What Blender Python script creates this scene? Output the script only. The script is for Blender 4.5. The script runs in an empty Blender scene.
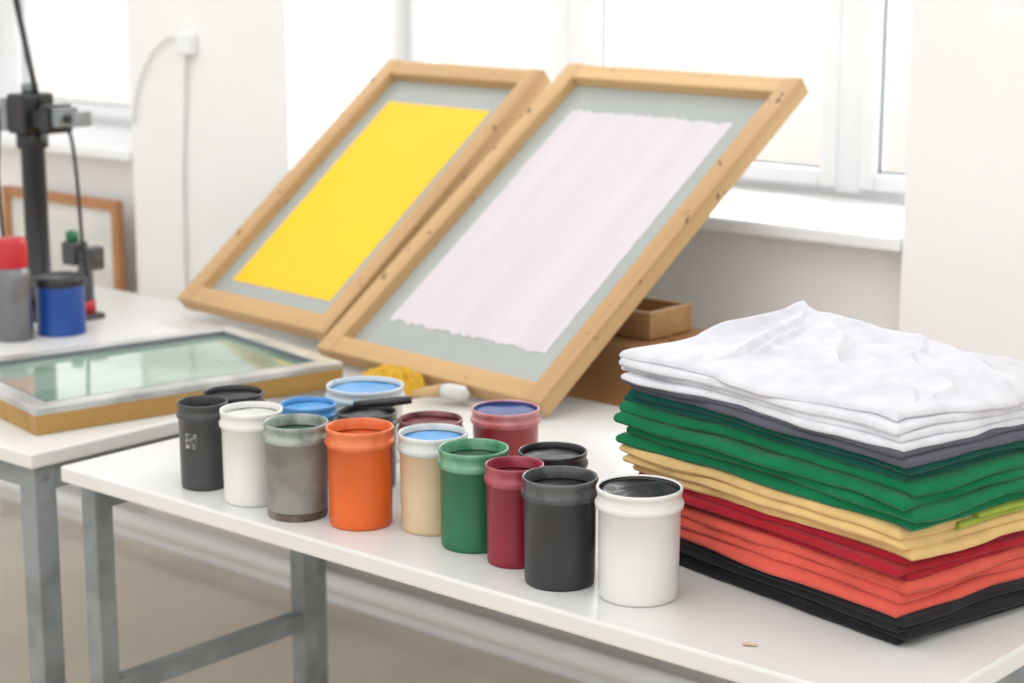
import bpy, bmesh, math, random
from mathutils import Vector, Euler, Matrix, noise
random.seed(4)
C=bpy.context.collection
def lin(c):
    return tuple(((v/255)/12.92 if v/255<=.04045 else ((v/255+.055)/1.055)**2.4) for v in c)+(1,)
def mat(name,rgb,rough=.5,amt=.08,scale=6,bump=0,bscale=80,metal=0,coat=0,rgb2=None,detail=4,spec=.5,stretch=None,thr=None,sheen=0,bdist=.01):
    m=bpy.data.materials.new(name); m.use_nodes=True
    n=m.node_tree.nodes; l=m.node_tree.links; p=n['Principled BSDF']
    p.inputs['Roughness'].default_value=rough; p.inputs['Metallic'].default_value=metal
    p.inputs['Coat Weight'].default_value=coat; p.inputs['Specular IOR Level'].default_value=spec
    p.inputs['Sheen Weight'].default_value=sheen
    tc=n.new('ShaderNodeTexCoord'); mp=n.new('ShaderNodeMapping'); l.new(tc.outputs['Object'],mp.inputs[0])
    if stretch: mp.inputs['Scale'].default_value=stretch
    nz=n.new('ShaderNodeTexNoise'); nz.inputs['Scale'].default_value=scale; nz.inputs['Detail'].default_value=detail
    l.new(mp.outputs[0],nz.inputs['Vector'])
    r=n.new('ShaderNodeValToRGB'); l.new(nz.outputs['Fac'],r.inputs[0])
    a=lin(rgb); b=lin(rgb2) if rgb2 else tuple(v*(1-amt*2) for v in a[:3])+(1,)
    r.color_ramp.elements[0].color=b; r.color_ramp.elements[1].color=a
    t=thr or (.35,.6); r.color_ramp.elements[0].position=t[0]; r.color_ramp.elements[1].position=t[1]
    l.new(r.outputs[0],p.inputs['Base Color'])
    if bump:
        nb=n.new('ShaderNodeTexNoise'); nb.inputs['Scale'].default_value=bscale; nb.inputs['Detail'].default_value=3
        l.new(mp.outputs[0],nb.inputs['Vector'])
        bp=n.new('ShaderNodeBump'); bp.inputs['Strength'].default_value=bump; bp.inputs['Distance'].default_value=bdist
        l.new(nb.outputs['Fac'],bp.inputs['Height']); l.new(bp.outputs[0],p.inputs['Normal'])
    return m
def empty(name,loc=(0,0,0),rot=(0,0,0)):
    e=bpy.data.objects.new(name,None); e.location=loc; e.rotation_euler=rot; C.objects.link(e); e.empty_display_size=.1; return e
def obj(name,bm,mats,parent=None,smooth=False,loc=(0,0,0),rot=(0,0,0)):
    me=bpy.data.meshes.new(name); bm.normal_update(); bm.to_mesh(me); bm.free()
    for m in (mats if isinstance(mats,(list,tuple)) else [mats]): me.materials.append(m)
    if smooth:
        for p in me.polygons: p.use_smooth=True
    o=bpy.data.objects.new(name,me); C.objects.link(o); o.location=loc; o.rotation_euler=rot
    if parent: o.parent=parent
    return o
def addbox(bm,a,b,bev=0,mi=0,M=None,seg=2):
    a=Vector(a);b=Vector(b)
    r=bmesh.ops.create_cube(bm,size=1)
    vs=r['verts']
    for v in vs: v.co=Vector([(a[i]+b[i])/2+v.co[i]*(b[i]-a[i]) for i in range(3)])
    fs=set(f for v in vs for f in v.link_faces)
    for f in fs: f.material_index=mi
    if bev:
        es=set(e for v in vs for e in v.link_edges)
        rr=bmesh.ops.bevel(bm,geom=list(es),offset=bev,segments=seg,affect='EDGES',profile=.5)
        for f in rr['faces']: f.material_index=mi
        vs=list(set(v for v in vs if v.is_valid)|set(rr['verts']))
    if M is not None:
        for v in vs: v.co=M@v.co
def box(name,a,b,m,parent=None,bev=0,rot=None):
    bm=bmesh.new(); addbox(bm,a,b,bev); return obj(name,bm,m,parent)
def addlathe(bm,prof,seg=40,mi=0,M=None):
    rings=[]
    for r,z,*k in prof:
        if r<1e-6: ring=[bm.verts.new((0,0,z))]
        else: ring=[bm.verts.new((r*math.cos(2*math.pi*i/seg),r*math.sin(2*math.pi*i/seg),z)) for i in range(seg)]
        rings.append(ring)
    for j in range(len(rings)-1):
        A,B=rings[j],rings[j+1]; m=prof[j+1][2] if len(prof[j+1])>2 else mi
        for i in range(seg):
            i2=(i+1)%seg
            if len(A)==1 and len(B)==1: continue
            if len(A)==1: f=bm.faces.new((A[0],B[i2],B[i]))
            elif len(B)==1: f=bm.faces.new((A[i],A[i2],B[0]))
            else: f=bm.faces.new((A[i],A[i2],B[i2],B[i]))
            f.material_index=m; f.smooth=True
    if M is not None:
        for ring in rings:
            for v in ring: v.co=M@v.co
def tube(bm,pts,r,seg=10,mi=0):
    pts=[Vector(p) for p in pts]; rings=[]
    for i,p in enumerate(pts):
        d=(pts[min(i+1,len(pts)-1)]-pts[max(i-1,0)]).normalized()
        q=d.to_track_quat('Z','Y').to_matrix(); rr=r[i] if isinstance(r,(list,tuple)) else r
        rings.append([bm.verts.new(p+q@Vector((rr*math.cos(2*math.pi*k/seg),rr*math.sin(2*math.pi*k/seg),0))) for k in range(seg)])
    for A,B in zip(rings,rings[1:]):
        for k in range(seg):
            f=bm.faces.new((A[k],A[(k+1)%seg],B[(k+1)%seg],B[k])); f.smooth=True; f.material_index=mi
    for R_,rev in ((rings[0],True),(rings[-1],False)):
        f=bm.faces.new(R_[::-1] if rev else R_); f.material_index=mi
def curve_pts(P,n=8):
    P=[Vector(p) for p in P]; out=[]
    for i in range(len(P)-1):
        p0=P[max(i-1,0)];p1=P[i];p2=P[i+1];p3=P[min(i+2,len(P)-1)]
        for k in range(n):
            t=k/n; out.append(.5*((2*p1)+(p2-p0)*t+(2*p0-5*p1+4*p2-p3)*t*t+(3*p1-p0-3*p2+p3)*t**3))
    out.append(P[-1]); return out
# ---------- camera
cam=bpy.data.cameras.new('camera'); co=bpy.data.objects.new('camera',cam); C.objects.link(co)
cam.sensor_width=36; cam.lens=1922/1024*36
co.location=(0,0,1.55); co.rotation_euler=(math.pi/2-math.radians(11.8),0,math.radians(40.9))
cam.dof.use_dof=True; cam.dof.focus_distance=2.4; cam.dof.aperture_fstop=4.5
bpy.context.scene.camera=co
bpy.context.scene.view_settings.view_transform='Standard'
# ---------- materials
M_wall=mat('wall_plaster',(240,239,237),.85,.015,2,.05,60)
M_floor=mat('concrete_floor',(216,207,192),.55,.09,1.7,.08,20,detail=8)
M_white=mat('white_paint',(236,237,238),.4,.02,3)
M_top=mat('table_laminate',(216,215,212),.3,.025,5,.02,40,detail=6)
M_steel=mat('grey_painted_steel',(132,138,139),.45,.16,14,.05,60,detail=7)
def woodmat(name,a,b,axis='Y',knot=.70,ks=34,dark=(105,70,42)):
    m=mat(name,a,.55,0,12,.1,50,rgb2=b,stretch=(1,.05,1) if axis=='Y' else (.05,1,1),detail=4,thr=(.25,.62))
    n=m.node_tree.nodes; l=m.node_tree.links; p=n['Principled BSDF']
    src=p.inputs['Base Color'].links[0].from_socket
    tc=n['Texture Coordinate']
    v=n.new('ShaderNodeTexNoise'); v.inputs['Scale'].default_value=ks; v.inputs['Detail'].default_value=2; l.new(tc.outputs['Object'],v.inputs['Vector'])
    r=n.new('ShaderNodeValToRGB'); r.color_ramp.elements[0].position=knot; r.color_ramp.elements[0].color=(0,0,0,1); r.color_ramp.elements[1].position=knot+.04; r.color_ramp.elements[1].color=(1,1,1,1)
    l.new(v.outputs['Fac'],r.inputs[0]); mx=n.new('ShaderNodeMix'); mx.data_type='RGBA'
    l.new(r.outputs[0],mx.inputs['Factor']); l.new(src,mx.inputs['A']); mx.inputs['B'].default_value=lin(dark); l.new(mx.outputs['Result'],p.inputs['Base Color'])
    return m
M_woodY=woodmat('frame_pine_rail',(204,168,118),(170,132,88),'Y',.68,45)
M_woodX=woodmat('frame_pine_cross',(204,168,118),(170,132,88),'X',.72,45)
# ---------- room
YW=3.03; YR=3.49
bm=bmesh.new()
SZ=1.03; TOP=2.55; XR=-1.70; XL=-3.31
def wallbox(a,b): addbox(bm,a,b)
wallbox((-6.2,YW,0),(-5.5,YR+.05,3.1)); wallbox((-3.89,YW,0),(XL,YR+.05,3.1)); wallbox((XR,YW,0),(2.5,YR+.05,3.1))
for x0,x1 in ((-5.5,-3.89),(XL,XR)):
    wallbox((x0,YW,TOP),(x1,YR+.05,3.1))
    wallbox((x0,YW+.06,0),(x1,YR+.05,SZ-.028))
obj('wall_back',bm,M_wall)
box('wall_left',(-6.3,-2.5,0),(-6.2,YR,3.1),M_wall)
box('floor',(-6.3,-2.5,-.1),(2.5,YR+.05,0),M_floor)
g=bpy.data.materials.new('window_glass'); g.use_nodes=True; n=g.node_tree.nodes; l=g.node_tree.links; n.clear()
o=n.new('ShaderNodeOutputMaterial'); t=n.new('ShaderNodeBsdfTransparent'); s=n.new('ShaderNodeBsdfGlossy'); s.inputs['Roughness'].default_value=.05
mx=n.new('ShaderNodeMixShader'); mx.inputs[0].default_value=.05; l.new(t.outputs[0],mx.inputs[1]); l.new(s.outputs[0],mx.inputs[2]); l.new(mx.outputs[0],o.inputs[0])
M_gasket=mat('window_gasket',(120,124,128),.6)
def window(name,x0,x1,mull):
    e=empty(name)
    bm=bmesh.new(); y0,y1=YR-.06,YR
    z0=SZ; z1=TOP
    addbox(bm,(x0,y0,z0),(x1,y1,z0+.028),.004); addbox(bm,(x0,y0,z1-.05),(x1,y1,z1),.004)
    addbox(bm,(x0,y0+.001,z0),(x0+.035,y1,z1),.004); addbox(bm,(x1-.035,y0+.001,z0),(x1,y1,z1),.004)
    for m in mull: addbox(bm,(m-.032,y0-.012,z0+.01),(m+.032,y1,z1-.01),.004)
    obj('outer_frame',bm,M_white,e)
    xs=[x0+.01]+mull+[x1-.01]
    bm=bmesh.new(); bg=bmesh.new(); bk=bmesh.new()
    for a,b in zip(xs,xs[1:]):
        a+=.027;b-=.027; w=.038; ya,yb=y0-.022,y0+.03; zb=z0+.02; gb=z0+.056
        addbox(bm,(a,ya,zb),(a+w,yb,z1-.05),.006); addbox(bm,(b-w,ya,zb),(b,yb,z1-.05),.006)
        addbox(bm,(a+w-.001,ya+.001,zb),(b-w+.001,yb,gb),.006); addbox(bm,(a+w-.001,ya+.001,z1-.11),(b-w+.001,yb,z1-.05),.006)
        addbox(bg,(a+w-.005,y0+.002,gb-.005),(b-w+.005,y0+.006,z1-.1))
        for q in ((a+w,y0-.001,gb,a+w+.004,y0+.002,z1-.11),(b-w-.004,y0-.001,gb,b-w,y0+.002,z1-.11),(a+w,y0-.001,gb,b-w,y0+.002,gb+.004)): addbox(bk,q[:3],q[3:])
    obj('sashes',bm,M_white,e); obj('gaskets',bk,M_gasket,e)
    obj('glass_panes',bg,g,e)
    box('sill_board',(x0+.002,YW-.012,SZ-.028),(x1-.002,YR-.055,SZ),M_white,e,.006)
    return e
window('window_1',XL,XR,[-2.765,-2.05])
window('window_2',-5.5,-3.89,[-4.97,-4.25])
bm=bmesh.new(); YP=YW-.11
for z,r in ((.10,.024),(.24,.02)): tube(bm,[(-6.10,YP,z),(2.4,YP,z)],r,14)
for x in (-5,-4.4,-1.9,-1,0,1):
    addbox(bm,(x-.008,YP-.005,0.0),(x+.008,YP+.005,.22),.003)
obj('heating_pipes',bm,M_white)
box('baseboard_back',(-6.2,YW-.015,0),(2.5,YW,.07),M_white,None,.004)
e=empty('wall_socket')
bm=bmesh.new(); addbox(bm,(-3.672,YW-.03,1.28),(-3.622,YW,1.33),.006); obj('housing',bm,M_white,e)
M_cab=mat('cable_white',(218,218,216),.5)
bm=bmesh.new()
tube(bm,curve_pts([(-3.65,YW-.012,1.28),(-3.665,YW-.008,1.18),(-3.685,YW-.008,.9),(-3.69,YW-.008,.3)]),.0035,8)
tube(bm,curve_pts([(-3.67,YW-.014,1.315),(-3.72,YW-.01,1.315),(-3.78,YW-.01,1.28),(-3.84,YW-.01,1.20),(-3.87,YW-.01,1.1)]),.003,8)
obj('cable',bm,M_cab,e)
# ---------- tables
def table(name,x0,x1,y0,y1,th,legs,lw=.035,zt=.75,zr=.39,front=False):
    e=empty(name)
    box('tabletop',(x0,y0,zt-th),(x1,y1,zt),M_top,e,.004)
    bm=bmesh.new(); xa,xb,ya,yb=legs
    h=lw/2; zz=zt-th
    for x in (xa,xb):
        for y in (ya,yb): addbox(bm,(x-h,y-h,0),(x+h,y+h,zz),.003)
        addbox(bm,(x-h+.002,ya+h,zz-.045),(x+h-.002,yb-h,zz-.0005),.002)
        addbox(bm,(x-h+.002,ya+h,zr-.03),(x+h-.002,yb-h,zr),.002)
    if front:
        addbox(bm,(xa+h,ya-h+.002,zz-.04),(xb-h,ya+h-.002,zz-.0005),.002)
    addbox(bm,(xa+h,yb-h+.002,zz-.04),(xb-h,yb+h-.002,zz-.0005),.002)
    obj('steel_frame',bm,M_steel,e)
    bm=bmesh.new()
    for x in (xa,xb):
        for y in (ya,yb): addbox(bm,(x-h-.001,y-h-.001,0),(x+h+.001,y+h+.001,.02),.002)
        for zz2 in (zz-.022,zr-.015):
            addlathe(bm,[(0,0),(.0045,0),(.0045,.003),(0,.004)],10,M=Matrix.Translation((x+h,ya,zz2))@Matrix.Rotation(math.pi/2,4,'Y'))
    obj('feet_and_bolts',bm,M_gasket,e)
    return e
table('white_worktable',-2.42,-.93,1.72,2.60,.026,(-2.39,-.97,1.765,2.20))
table('side_worktable',-4.1,-2.51,1.73,2.74,.026,(-4.06,-2.545,1.765,2.36),.042,zr=.12,front=True)
# ---------- screens
def screen(name,loc,tilt,W,L,meshcol,ink,inkpoly,bar=.045,th=.036,rot=0):
    e=empty(name,loc,(tilt,0,rot))
    bm=bmesh.new()
    addbox(bm,(0,0,0),(bar,L,th),.003); addbox(bm,(W-bar,0,0),(W,L,th),.003); obj('side_rails',bm,M_woodY,e)
    bm=bmesh.new()
    addbox(bm,(bar-.001,0.001,0.001),(W-bar+.001,bar,th-.001),.003); addbox(bm,(bar-.001,L-bar,0.001),(W-bar+.001,L-.001,th-.001),.003); obj('cross_rails',bm,M_woodX,e)
    box('mesh_fabric',(bar-.004,bar-.004,.010),(W-bar+.004,L-bar+.004,.012),meshcol,e)
    bm=bmesh.new(); vs=[bm.verts.new((x,y,.0122)) for x,y in inkpoly]; f=bm.faces.new(vs)
    r=bmesh.ops.extrude_face_region(bm,geom=[f]); 
    for v in r['geom']:
        if isinstance(v,bmesh.types.BMVert): v.co.z+=.0008
    bmesh.ops.recalc_face_normals(bm,faces=bm.faces)
    bmesh.ops.triangulate(bm,faces=[f for f in bm.faces if len(f.verts)>4])
    obj('ink_area',bm,ink,e)
    return e
def jag(x0,y0,x1,y1,jx,jy,n=40):
    P=[]
    def ed(a,b,j,ax):
        for i in range(n):
            t=i/n; p=[a[0]+(b[0]-a[0])*t,a[1]+(b[1]-a[1])*t]; p[ax]+=random.uniform(-j,j)*(1 if i else 0); P.append(tuple(p))
    ed((x0,y0),(x1,y0),jy,1); ed((x1,y0),(x1,y1),jx,0); ed((x1,y1),(x0,y1),jy,1); ed((x0,y1),(x0,y0),jx,0)
    return P
M_meshA=mat('screen_mesh',(164,170,166),.25,.05,3,0)
M_yel=mat('yellow_ink',(248,196,0),.5,.03,3)
M_lav=mat('lavender_ink',(206,199,204),.5,.0,22,rgb2=(201,193,199),stretch=(1,.04,1))
R5=math.radians(-6)
screen('silkscreen_frame',(-3.192,2.612,.772),math.radians(39),.515,.768,M_meshA,M_yel,jag(.088,.092,.425,.655,.0006,.0006),rot=R5)
screen('silkscreen_frame',(-2.642,2.498,.757),math.radians(37),.62,.852,M_meshA,M_lav,jag(.092,.12,.520,.735,.0012,.0045,38),rot=R5,bar=.043)
# flat green screen
M_alu=mat('aluminium_tape',(196,197,194),.3,.18,14,.1,40,metal=.35,detail=6)
M_greeng=mat('green_emulsion_glass',(150,174,158),.06,.12,4,coat=.5,rgb2=(104,138,120))
M_oldwood=woodmat('aged_frame_wood',(188,148,80),(140,104,56),'Y',.74,30,(96,68,38))
ang=math.atan2(2.37-1.79,-2.456+2.58)-math.pi/2
e=empty('flat_screen_frame',(-2.60,1.805,.75),(0,0,ang))
W=.42;L=.595;b=.035
bm=bmesh.new()
for a,c in (((-W,0,0),(-W+b,L,.035)),((-b,0,0),(0,L,.035)),((-W+b,0.0,0),(-b,b,.035)),((-W+b,L-b,0),(-b,L,.035))): addbox(bm,a,c,.002)
obj('wood_rails',bm,M_oldwood,e)
bm=bmesh.new(); q=.001
for a,c in (((-W-q,-q,.033),(-W+b,L+q,.047)),((-b,-q,.033),(q,L+q,.047)),((-W+b,-q,.033),(-b,b,.047)),((-W+b,L-b,.033),(-b,L+q,.047))): addbox(bm,a,c,.003)
obj('metal_edging',bm,M_alu,e)
bm=bmesh.new()
for a,c in (((-W+b,b,.036),(-W+b+.003,L-b,.0465)),((-b-.003,b,.036),(-b,L-b,.0465)),((-W+b,b,.036),(-b,b+.003,.0465)),((-W+b,L-b-.003,.036),(-b,L-b,.0465))): addbox(bm,a,c)
obj('inner_seal',bm,M_gasket,e)
box('green_emulsion_mesh',(-W+b-.002,b-.002,.034),(-b+.002,L-b+.002,.037),M_greeng,e)
# carton on a wall shelf behind the table
M_card=mat('cardboard',(160,116,74),.8,.06,8)
e=empty('wall_shelf')
bm=bmesh.new(); addbox(bm,(-2.50,2.66,.58),(-1.93,3.09,.60),.003)
for x in (-2.40,-1.99):
    addbox(bm,(x-.01,2.72,.565),(x+.01,3.09,.58)); addbox(bm,(x-.01,3.075,.42),(x+.01,3.09,.565))
obj('shelf_board',bm,M_white,e)
e=empty('cardboard_carton')
bm=bmesh.new(); addbox(bm,(-2.46,2.67,.601),(-1.98,2.89,.84),.004); obj('box_body',bm,M_card,e)
bm=bmesh.new(); addbox(bm,(-2.46,2.765,.8405),(-1.98,2.795,.8415)); addbox(bm,(-2.42,2.668,.80),(-2.38,2.67,.84)); obj('tape',bm,mat('parcel_tape',(150,104,62),.3),e)
e=empty('small_wooden_box'); bm=bmesh.new()
x0,x1,y0,y1,z0,z1=-2.24,-2.035,2.73,2.86,.842,.892
addbox(bm,(x0,y0,z0),(x1,y0+.012,z1),.002);addbox(bm,(x0,y1-.012,z0),(x1,y1,z1),.002);addbox(bm,(x0,y0+.012,z0),(x0+.012,y1-.012,z1),.002);addbox(bm,(x1-.012,y0+.012,z0),(x1,y1-.012,z1),.002);addbox(bm,(x0+.012,y0+.012,z0),(x1-.012,y1-.012,z0+.006))
obj('box_boards',bm,woodmat('offcut_wood',(176,136,88),(140,100,62),'X'),e)
# ---------- tubs
def inkm(name,c,r=.25,**k): return mat(name,c,r,.06,20,coat=.15,**k)
def tub(loc,w,h,body,rim,ink,fill=.9,rz=0,band=None,drip=None,lip=None,label=None):
    e=empty('ink_tub',(loc[0],loc[1],.75),(0,0,rz))
    R=w/2; rb=R*.895; rt=R*.925
    hr=h*.825
    mb=3 if band else 0
    P=[(0,0,mb),(rb*.95,0,mb),(rb*.99,.0015,mb),(rb,.005,mb),(rb+.0003,.012,mb),(rb+(rt-rb)*.5,hr*.5,0),(rt,hr-.002,0),
       (R*.985,hr,1),(R*.995,hr+.0015,1),(R*.995,hr+.005,1),(R*.985,hr+.0065,1),(R*.945,hr+.0075,1),(R*.945,h-.0065,1),(R*.965,h-.0055,1),(R*.97,h-.002,1),(R*.96,h,1),(R*.925,h+.0002,1),(R*.905,h-.0015,1),(R*.895,h*fill+.001,2)]
    bm=bmesh.new(); addlathe(bm,P,56)
    obj('bucket',bm,[body,rim,lip or rim,band or body],e)
    bm=bmesh.new(); n=8;P2=[(R*.905,h*fill-.002,0)]+[(R*.90*(1-i/n),h*fill,0) for i in range(n+1)]
    addlathe(bm,P2,48)
    for v in bm.verts:
        rr=math.hypot(v.co.x,v.co.y)
        if rr<R*.86: v.co.z+=noise.noise(Vector((v.co.x*40+loc[0]*9,v.co.y*40,loc[1]*5)))*.003
    obj('ink_surface',bm,ink,e)
    if label:
        bm=bmesh.new(); a0,a1,za,zb=label[1:]; n=10; rows=[]
        for z in (za,zb):
            r_=rb+(rt-rb)*(z/hr)+.0008
            rows.append([bm.verts.new((r_*math.cos(a0+(a1-a0)*k/n),r_*math.sin(a0+(a1-a0)*k/n),z)) for k in range(n+1)])
        for k in range(n): bm.faces.new((rows[0][k],rows[0][k+1],rows[1][k+1],rows[1][k]))
        obj('paper_label',bm,label[0],e)
    if drip:
        bm=bmesh.new(); a0,z1,ln,wd=drip[1]
        for k in range(3):
            a=a0+k*.09; n=8; rows=[]
            for j in range(n+1):
                z=z1-ln*(1-.35*k)*j/n; r_=rb+(rt-rb)*(z/hr)+.0006
                wj=wd*(1-.5*j/n)*(.3 if j==n else 1)/r_
                rows.append([bm.verts.new((r_*math.cos(a+s*wj),r_*math.sin(a+s*wj),z)) for s in(-1,0,1)])
            for A,B in zip(rows,rows[1:]):
                for q in (0,1): bm.faces.new((A[q],A[q+1],B[q+1],B[q]))
        obj('dried_drip',bm,drip[0],e)
    return e
black=inkm('black_plastic',(40,40,42),.4); dgrey=inkm('charcoal_plastic',(60,61,62),.45,); blackink=inkm('black_ink',(24,22,26),.45)
whitep=mat('white_plastic',(221,221,216),.35,.04,10); clearp=mat('frosted_plastic',(160,168,162),.3,.1,30,rgb2=(92,108,98))
grey=mat('grey_plastic',(138,138,130),.45,.1,14,rgb2=(112,110,102)); org=mat('orange_tub',(220,98,32),.35,.09,12); orgr=mat('orange_rim',(218,118,68),.3,.15,25,rgb2=(200,82,30))
beige=mat('beige_tub',(210,186,152),.4,.05,10); grn=mat('green_tub',(34,108,74),.4,.1,14); grnr=mat('green_rim',(110,160,130),.3,.2,30,rgb2=(36,120,78))
crim=mat('crimson_tub',(138,28,46),.35,.1,14); crimr=mat('crimson_rim',(165,76,88),.3,.2,30,rgb2=(132,30,46)); redb=mat('red_tub',(170,56,60),.35,.1,10)
blue=inkm('blue_ink',(78,146,204),.4); dblue=inkm('navy_ink',(40,66,128),.4); orange=inkm('orange_ink',(196,82,30),.4)
bluer=mat('blue_smeared_rim',(190,200,206),.3,.1,18,rgb2=(90,140,185),thr=(.36,.46)); redr=mat('red_clear_rim',(206,150,150),.3,.1,18,rgb2=(176,76,80))
dgreen=inkm('dark_green_ink',(56,86,68),.4); dred=inkm('dark_red_ink',(96,24,34),.4); rimw=mat('clear_rim',(205,208,204),.3,.12,25,rgb2=(165,170,168))
rimbk=mat('black_smeared_rim',(84,86,86),.25,.3,24,rgb2=(32,33,35)); rimrd=mat('maroon_smeared_rim',(150,100,104),.3,.3,22,rgb2=(70,22,30))
whitei=inkm('offwhite_ink',(206,206,200),.4); stain=mat('dried_ink_stain',(84,72,58),.6,.2,30,rgb2=(130,124,112))
lab=mat('worn_label',(150,150,148),.6,.2,140,rgb2=(66,67,68),thr=(.45,.56))
T=[((-2.165,1.797),.078,.130,dgrey,dgrey,blackink,.88,dict(label=(lab,-1.5,-.95,.065,.088))),
((-2.053,1.794),.094,.137,whitep,whitep,whitei,.93,dict(drip=(blackink,(-.15,.07,.022,.0022)))),
((-1.951,1.787),.095,.136,grey,clearp,dgreen,.88,dict(band=stain)),
((-1.854,1.817),.098,.140,org,orgr,orange,.88,{}),((-1.762,1.868),.100,.137,beige,rimw,blue,.93,{}),((-1.668,1.847),.098,.136,grn,grnr,dgreen,.88,{}),
((-1.580,1.829),.080,.133,crim,crimr,dred,.88,{}),
((-1.484,1.806),.100,.139,black,rimbk,blackink,.88,{}),((-1.376,1.829),.111,.141,whitep,whitep,blackink,.965,dict(lip=blackink))]
for t in T: tub(t[0],t[1],t[2],*t[3:6],fill=t[6],**t[7])
B=[((-2.215,1.90),.098,.118,dgrey,black,blackink),((-2.08,1.931),.088,.116,whitep,blue,blue),((-1.984,1.960),.094,.114,black,rimbk,blackink),((-2.09,2.062),.126,.120,whitep,bluer,blue),
((-1.880,1.988),.098,.114,crim,rimrd,dred),((-1.83,2.098),.106,.118,redb,redr,dblue),((-1.62,1.955),.098,.118,black,black,blackink)]
for i,t in enumerate(B): tub(t[0],t[1],t[2],*t[3:],fill=.955 if i==5 else .93,lip=dblue if i==5 else None)
e=empty('ink_spatula'); bm=bmesh.new()
tube(bm,[(-2.0,1.95,.872),(-1.95,1.985,.879),(-1.93,2.0,.882)],[.006,.007,.006],10); obj('handle',bm,black,e)
M_ycl=mat('yellow_cloth',(218,172,48),.85,.1,20)
def clothpatch(name,c,sx,sy,h,m,n=40,seed=0,rz=0,parent=None):
    bm=bmesh.new(); g=[]
    for j in range(n+1):
        row=[]
        for i in range(n+1):
            u=i/n*2-1;v=j/n*2-1
            s=1+.15*noise.noise(Vector((u*1.5,v*1.5,seed)))
            d=max(abs(u),abs(v)); env=max(0,1-d**6)
            z=h*env*(.55+.45*(1-abs(noise.noise(Vector((u*2.2,v*3.5,seed+3))))*2.2))+.002
            row.append(bm.verts.new((u*sx*s,v*sy*s,max(z,.001))))
        g.append(row)
    for j in range(n):
        for i in range(n): bm.faces.new((g[j][i],g[j][i+1],g[j+1][i+1],g[j+1][i]))
    return obj(name,bm,m,parent,True,c,(0,0,rz))
clothpatch('yellow_rag',(-2.365,2.40,.75),.052,.045,.05,M_ycl,seed=3)
e=empty('paint_brush',(-2.245,2.40,.768),(0,0,.5))
bm=bmesh.new(); tube(bm,[(-.05,0,.0),(-.03,0,.004),(0,0,.008)],[.006,.008,.012],10); obj('handle',bm,M_woodX,e)
bm=bmesh.new(); tube(bm,[(0,0,.008),(.015,0,.008),(.04,0,.004),(.052,0,-.002)],[.011,.014,.015,.006],12); obj('bristles',bm,whitei,e)
clothpatch('dried_ink_flake',(-1.171,1.772,.75),.009,.003,.0008,mat('flake',(206,180,146),.7),n=10,seed=8,rz=.5)
# ---------- shirt stack
PIV=Vector((-1.035,1.875)); RZ=math.radians(-12)
def fab(name,c,rough=.9): return mat(name,c,rough,.05,30,.35,18,sheen=.12,spec=.15,bdist=.010)
cols={'black':fab('black_cotton',(30,30,34)),'coral':fab('coral_cotton',(210,88,74)),'red':fab('red_cotton',(160,24,42)),'yellow':fab('yellow_cotton',(216,182,122)),
'lime':fab('lime_cotton',(152,168,66)),'green':fab('green_cotton',(6,110,68)),'teal':fab('dark_green_cotton',(8,78,66)),'grey':fab('grey_cotton',(84,86,96)),'white':fab('white_cotton',(207,207,212))}
order=list(cols)
def samp(n,L,r):
    s=[];k=6
    for i in range(k): s.append(r*(1-math.cos(math.pi/2*i/k)))
    for i in range(n+1): s.append(r+(L-2*r)*i/n)
    for i in range(k-1,-1,-1): s.append(L-r*(1-math.cos(math.pi/2*i/k)))
    return s
def ply(bm,x0,x1,y0,y1,z0,h,seed,mi,top=None,wob=.006,nx=60,ny=44,rk=.55,droop=.10):
    r=h*rk; xs=samp(nx,x1-x0,r); ys=samp(ny,y1-y0,r)
    def D(x,y,z):
        k=min(1,z/.05)
        s=noise.noise(Vector((x*4,y*4,7.3)))*.006*k+noise.noise(Vector((x*9,y*9,z*12)))*.003
        dd=min(x-x0,x1-x,y-y0,y1-y)
        return s-max(0,.06-dd)**1.5*droop*4*min(1,z/.12)*(.5+noise.noise(Vector((x*5,y*5,z*9+3))))
    def V(sign):
        G=[]
        for yy in ys:
            row=[]
            for xx in xs:
                d=min(xx,(x1-x0)-xx,yy,(y1-y0)-yy); q=min(1,d/r); g=math.sqrt(max(0,1-(1-q)**2))
                wx=noise.noise(Vector((yy*7,seed*3.1,0)))*wob+noise.noise(Vector((yy*22,seed*5.1,2)))*wob*.3
                wy=noise.noise(Vector((xx*6,seed*2.7,9)))*wob*1.1+noise.noise(Vector((xx*20,seed*4.7,5)))*wob*.3
                X=x0+xx+wx;Y=y0+yy+wy
                th=h*(1+.32*noise.noise(Vector((X*11,Y*11,seed))))
                z=z0+h/2+sign*th*.5*g
                t=top(xx/(x1-x0),yy/(y1-y0)) if (top) else 0
                row.append(bm.verts.new((X,Y,max(.0012,z+D(X,Y,z0)*min(1,z0/.03)+t*(1 if sign>0 else .0)))))
            G.append(row)
        return G
    A=V(1);B=V(-1); H=len(ys);Wn=len(xs)
    def f(a,b,c,d):
        q=bm.faces.new((a,b,c,d)); q.material_index=mi; q.smooth=True
    for j in range(H-1):
        for i in range(Wn-1):
            f(A[j][i],A[j][i+1],A[j+1][i+1],A[j+1][i]); f(B[j][i],B[j+1][i],B[j+1][i+1],B[j][i+1])
    for i in range(Wn-1):
        f(B[0][i],B[0][i+1],A[0][i+1],A[0][i]); f(A[-1][i],A[-1][i+1],B[-1][i+1],B[-1][i])
    for j in range(H-1):
        f(A[j][0],A[j+1][0],B[j+1][0],B[j][0]); f(B[j][-1],B[j+1][-1],A[j+1][-1],A[j][-1])
bm=bmesh.new()
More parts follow.
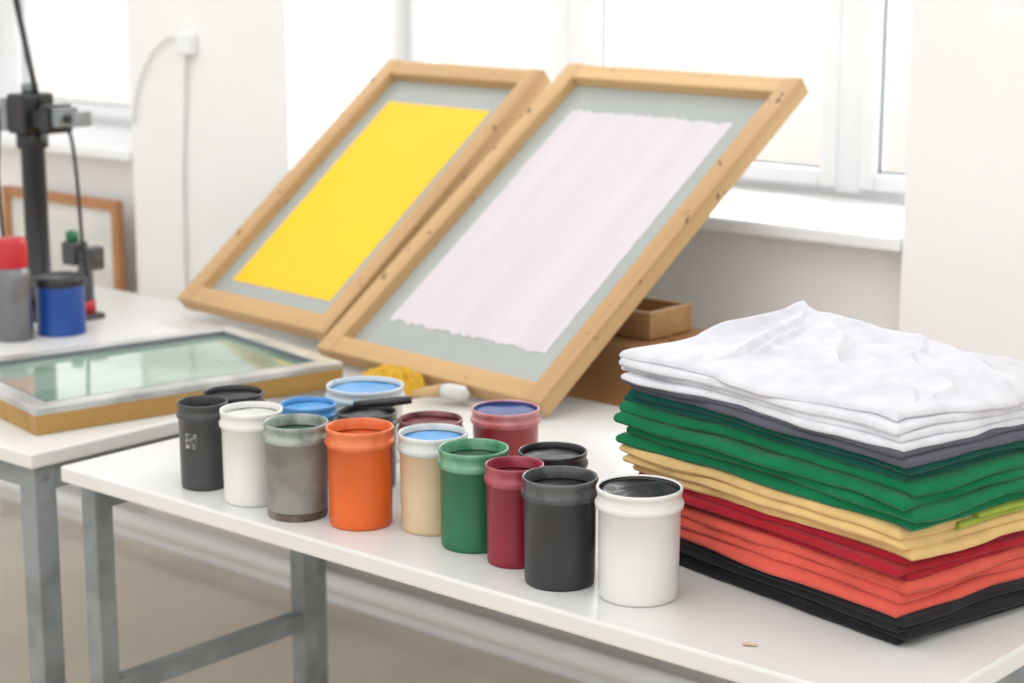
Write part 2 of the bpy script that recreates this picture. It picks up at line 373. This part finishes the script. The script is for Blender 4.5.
layers=[('black',4,0,.037,.465,0,0),('coral',3,.037,.080,.47,0,0),('red',3,.080,.108,.465,.0,0),('yellow',3,.108,.145,.49,.003,.0),('green',4,.145,.200,.495,.012,.008),('teal',2,.200,.220,.488,.0,0),('grey',2,.220,.240,.488,.0,0)]
sd=1
for nme,n,z0,z1,w,ox,oy in layers:
    h=(z1-z0)/n
    for i in range(n):
        sd+=1
        jx=random.uniform(-.011,.011); jy=random.uniform(-.008,.008)
        ply(bm,-w+jx,ox+jx*.6,-oy+jy,.355+jy,z0+i*h,h*1.08,sd,order.index(nme),wob=.008)
ply(bm,-.12,.007,.09,.36,.134,.008,99,order.index('lime'),nx=16,ny=24,wob=.004)
ply(bm,-.12,.009,.12,.36,.141,.006,98,order.index('lime'),nx=16,ny=24,wob=.004)
RID=[((.14,.84),(.03,.35),.05,.017),((.14,.84),(.30,.16),.045,.014),((.14,.84),(.55,.45),.05,.015),((.16,.88),(.75,.8),.05,.010),((.5,.7),(.97,.55),.05,.011),((.45,.85),(.92,.30),.03,.010),((.08,.25),(.45,.40),.025,.009),((.45,.42),(.9,.22),.03,.009),
((.35,.14),(.62,.22),.022,.006),((.25,.6),(.32,.25),.028,.009),((.8,.62),(.6,.55),.03,.007),((.62,.14),(.97,.28),.020,.008)]
def crump(u,v):
    e=min(u,1-u,v,1-v); env=min(1,e/.07); env=env*env*(3-2*env)
    wu=u+noise.noise(Vector((u*3,v*3,1)))*.10; wv=v+noise.noise(Vector((u*3,v*3,5)))*.12
    s=0
    for (a,b),(c,d),w,hh in RID:
        dx,dy=c-a,d-b; L2=dx*dx+dy*dy; t=max(0,min(1,((wu-a)*dx+(wv-b)*dy)/L2))
        px,py=wu-a-dx*t,(wv-b-dy*t)*.72; dd=math.hypot(px,py); side=(px*dy-py*dx)
        ww=w*(1.25 if side>0 else .42)
        s=max(s,hh*math.exp(-(dd/ww)**1.5))+.2*min(s,hh*math.exp(-(dd/ww)**2))
    r2=noise.noise(Vector((wu*9,wv*7,5.3)))*.0025+noise.noise(Vector((wu*18,wv*14,2.3)))*.001
    return env*(.003+.012*math.exp(-((u-.14)**2/.05+(v-.85)**2/.10))+s+r2)
wi=order.index('white')
ply(bm,-.485,.000,-.010,.355,.236,.010,201,wi,wob=.009); ply(bm,-.495,-.004,-.006,.36,.2445,.010,202,wi,wob=.010)
ply(bm,-.492,-.008,-.008,.35,.253,.011,203,wi,wob=.010)
ply(bm,-.488,-.012,-.000,.35,.262,.012,204,wi,top=crump,wob=.020,nx=190,ny=150,rk=.7)
obj('folded_tshirt_stack',bm,list(cols.values()),None,False,(PIV.x,PIV.y,.75),(0,0,RZ))
# ---------- things at left back
M_blk=mat('black_metal',(34,34,36),.4,.1,10); M_red=mat('red_cap',(190,34,42),.35); M_can=mat('grey_can',(124,124,128),.3,.1,8,metal=.5); M_bl=mat('blue_can',(22,72,150),.35)
M_grn=mat('green_knob',(30,110,60),.4); M_dst=mat('dark_steel',(84,86,88),.4,.1,10,metal=.3)
e=empty('spray_can',(-3.295,2.248,.75)); bm=bmesh.new()
addlathe(bm,[(0,0),(.036,0),(.039,.004),(.039,.13),(.036,.143),(.029,.152),(.029,.156)],32,0); obj('body',bm,M_can,e)
bm=bmesh.new(); addlathe(bm,[(.034,.150),(.0345,.152),(.034,.20),(.030,.208),(0,.209)],32); obj('cap',bm,M_red,e)
e=empty('blue_paint_can',(-3.275,2.350,.75)); bm=bmesh.new()
addlathe(bm,[(0,0),(.05,0),(.051,.003),(.05,.006),(.05,.098),(.052,.101),(.05,.104)],36); obj('body',bm,M_bl,e)
bm=bmesh.new(); addlathe(bm,[(.05,.100),(.053,.103),(.053,.118),(.049,.121),(.045,.118),(0,.118)],36); obj('lid',bm,M_blk,e)
e=empty('screen_press_clamp',(-3.48,2.445,.75))
bm=bmesh.new(); addbox(bm,(-.08,-.07,0),(.08,.07,.02),.004); addlathe(bm,[(0,.02),(.034,.02),(.034,.06),(.026,.065),(.026,.36),(.034,.365),(.034,.40),(0,.402)],28)
obj('column',bm,M_blk,e)
bm=bmesh.new(); addbox(bm,(-.10,-.025,.41),(.09,.03,.445),.004); addbox(bm,(-.03,-.04,.395),(.03,.04,.48),.005); addbox(bm,(.07,-.03,.40),(.10,.035,.46),.004)
tube(bm,[(.08,0,.43),(.18,.0,.435)],.009,10); tube(bm,[(-.10,0,.43),(-.20,0,.435)],.01,10)
tube(bm,[(.03,0,.45),(.005,0,.54),(-.035,0,.68)],.0065,10)
obj('clamp_head',bm,M_blk,e)
bm=bmesh.new(); addbox(bm,(-.05,-.045,.40),(-.03,.04,.47),.003); addlathe(bm,[(0,.48),(.018,.48),(.018,.50),(0,.502)],16); addbox(bm,(.10,-.02,.415),(.125,.03,.455),.002); addbox(bm,(.17,-.02,.42),(.185,.02,.45),.002); obj('grey_bracket',bm,M_steel,e)
bm=bmesh.new(); tube(bm,curve_pts([(.10,0,.42),(.135,.0,.40),(.15,.0,.32),(.158,.0,.2),(.165,0,.12)]),.004,8)
tube(bm,curve_pts([(-.05,-.04,.46),(-.06,-.05,.3),(-.05,-.05,.1)]),.004,8); obj('hoses',bm,M_blk,e)
e=empty('toggle_clamp',(-3.365,2.478,.75))
bm=bmesh.new(); addbox(bm,(-.03,-.03,0),(.03,.03,.012),.002); addlathe(bm,[(0,.01),(.02,.01),(.02,.10),(.012,.105),(.012,.13),(0,.131)],20); tube(bm,[(-.05,0,.135),(.055,0,.14)],.013,10); addbox(bm,(-.05,-.02,.115),(-.005,.02,.165),.004); addbox(bm,(.02,-.02,.11),(.05,.02,.16),.004); obj('body',bm,M_dst,e)
bm=bmesh.new(); addlathe(bm,[(0,.01),(.023,.012),(.023,.04),(0,.041)],20); obj('red_collar',bm,M_red,e)
bm=bmesh.new(); addlathe(bm,[(0,.16),(.014,.16),(.014,.185),(0,.19)],16,M=Matrix.Translation((-.035,0,0))); obj('green_knob',bm,M_grn,e)
M_fr=mat('brown_frame',(176,124,82),.6); M_can2=mat('canvas',(222,220,214),.8)
e=empty('framed_canvas',(-4.43,YW-.026,.44))
bm=bmesh.new(); w=.50;h=.46;b=.026
addbox(bm,(0,0,0),(b,.022,h),.002);addbox(bm,(w-b,0,0),(w,.022,h),.002);addbox(bm,(b,0,0),(w-b,.022,b),.002);addbox(bm,(b,0,h-b),(w-b,.022,h),.002); obj('frame',bm,M_fr,e)
box('backing',(b-.002,.012,b-.002),(w-b+.002,.018,h-b+.002),M_can2,e)
# ---------- light
w=bpy.data.worlds.new('world'); bpy.context.scene.world=w; w.use_nodes=True
nn=w.node_tree.nodes; ll=w.node_tree.links
bg=nn['Background']; bg.inputs[1].default_value=1.40
tc=nn.new('ShaderNodeTexCoord'); sx=nn.new('ShaderNodeSeparateXYZ'); rp=nn.new('ShaderNodeValToRGB'); ma=nn.new('ShaderNodeMapRange')
ll.new(tc.outputs['Generated'],sx.inputs[0]); ll.new(sx.outputs['Z'],ma.inputs['Value']); ma.inputs['From Min'].default_value=-.16; ma.inputs['From Max'].default_value=.02
ll.new(ma.outputs[0],rp.inputs[0]); rp.color_ramp.elements[0].color=(.70,.66,.585,1); rp.color_ramp.elements[1].color=(1,.99,.98,1)
ll.new(rp.outputs[0],bg.inputs[0])
def area(name,loc,rot,sx,sy,p,c=(1,1,1)):
    a=bpy.data.lights.new(name,'AREA'); a.shape='RECTANGLE'; a.size=sx; a.size_y=sy; a.energy=p; a.color=c
    o=bpy.data.objects.new(name,a); C.objects.link(o); o.location=loc; o.rotation_euler=rot; return o
area('daylight_window',(-2.5,YR+.5,1.9),(math.radians(-75),0,0),1.6,1.5,45,(.93,.97,1))
area('overhead_fill',(-1.8,1.0,3.0),(0,0,0),3,2,15,(.97,.985,1))  # added soft fill from overhead, no actual fitting in the room
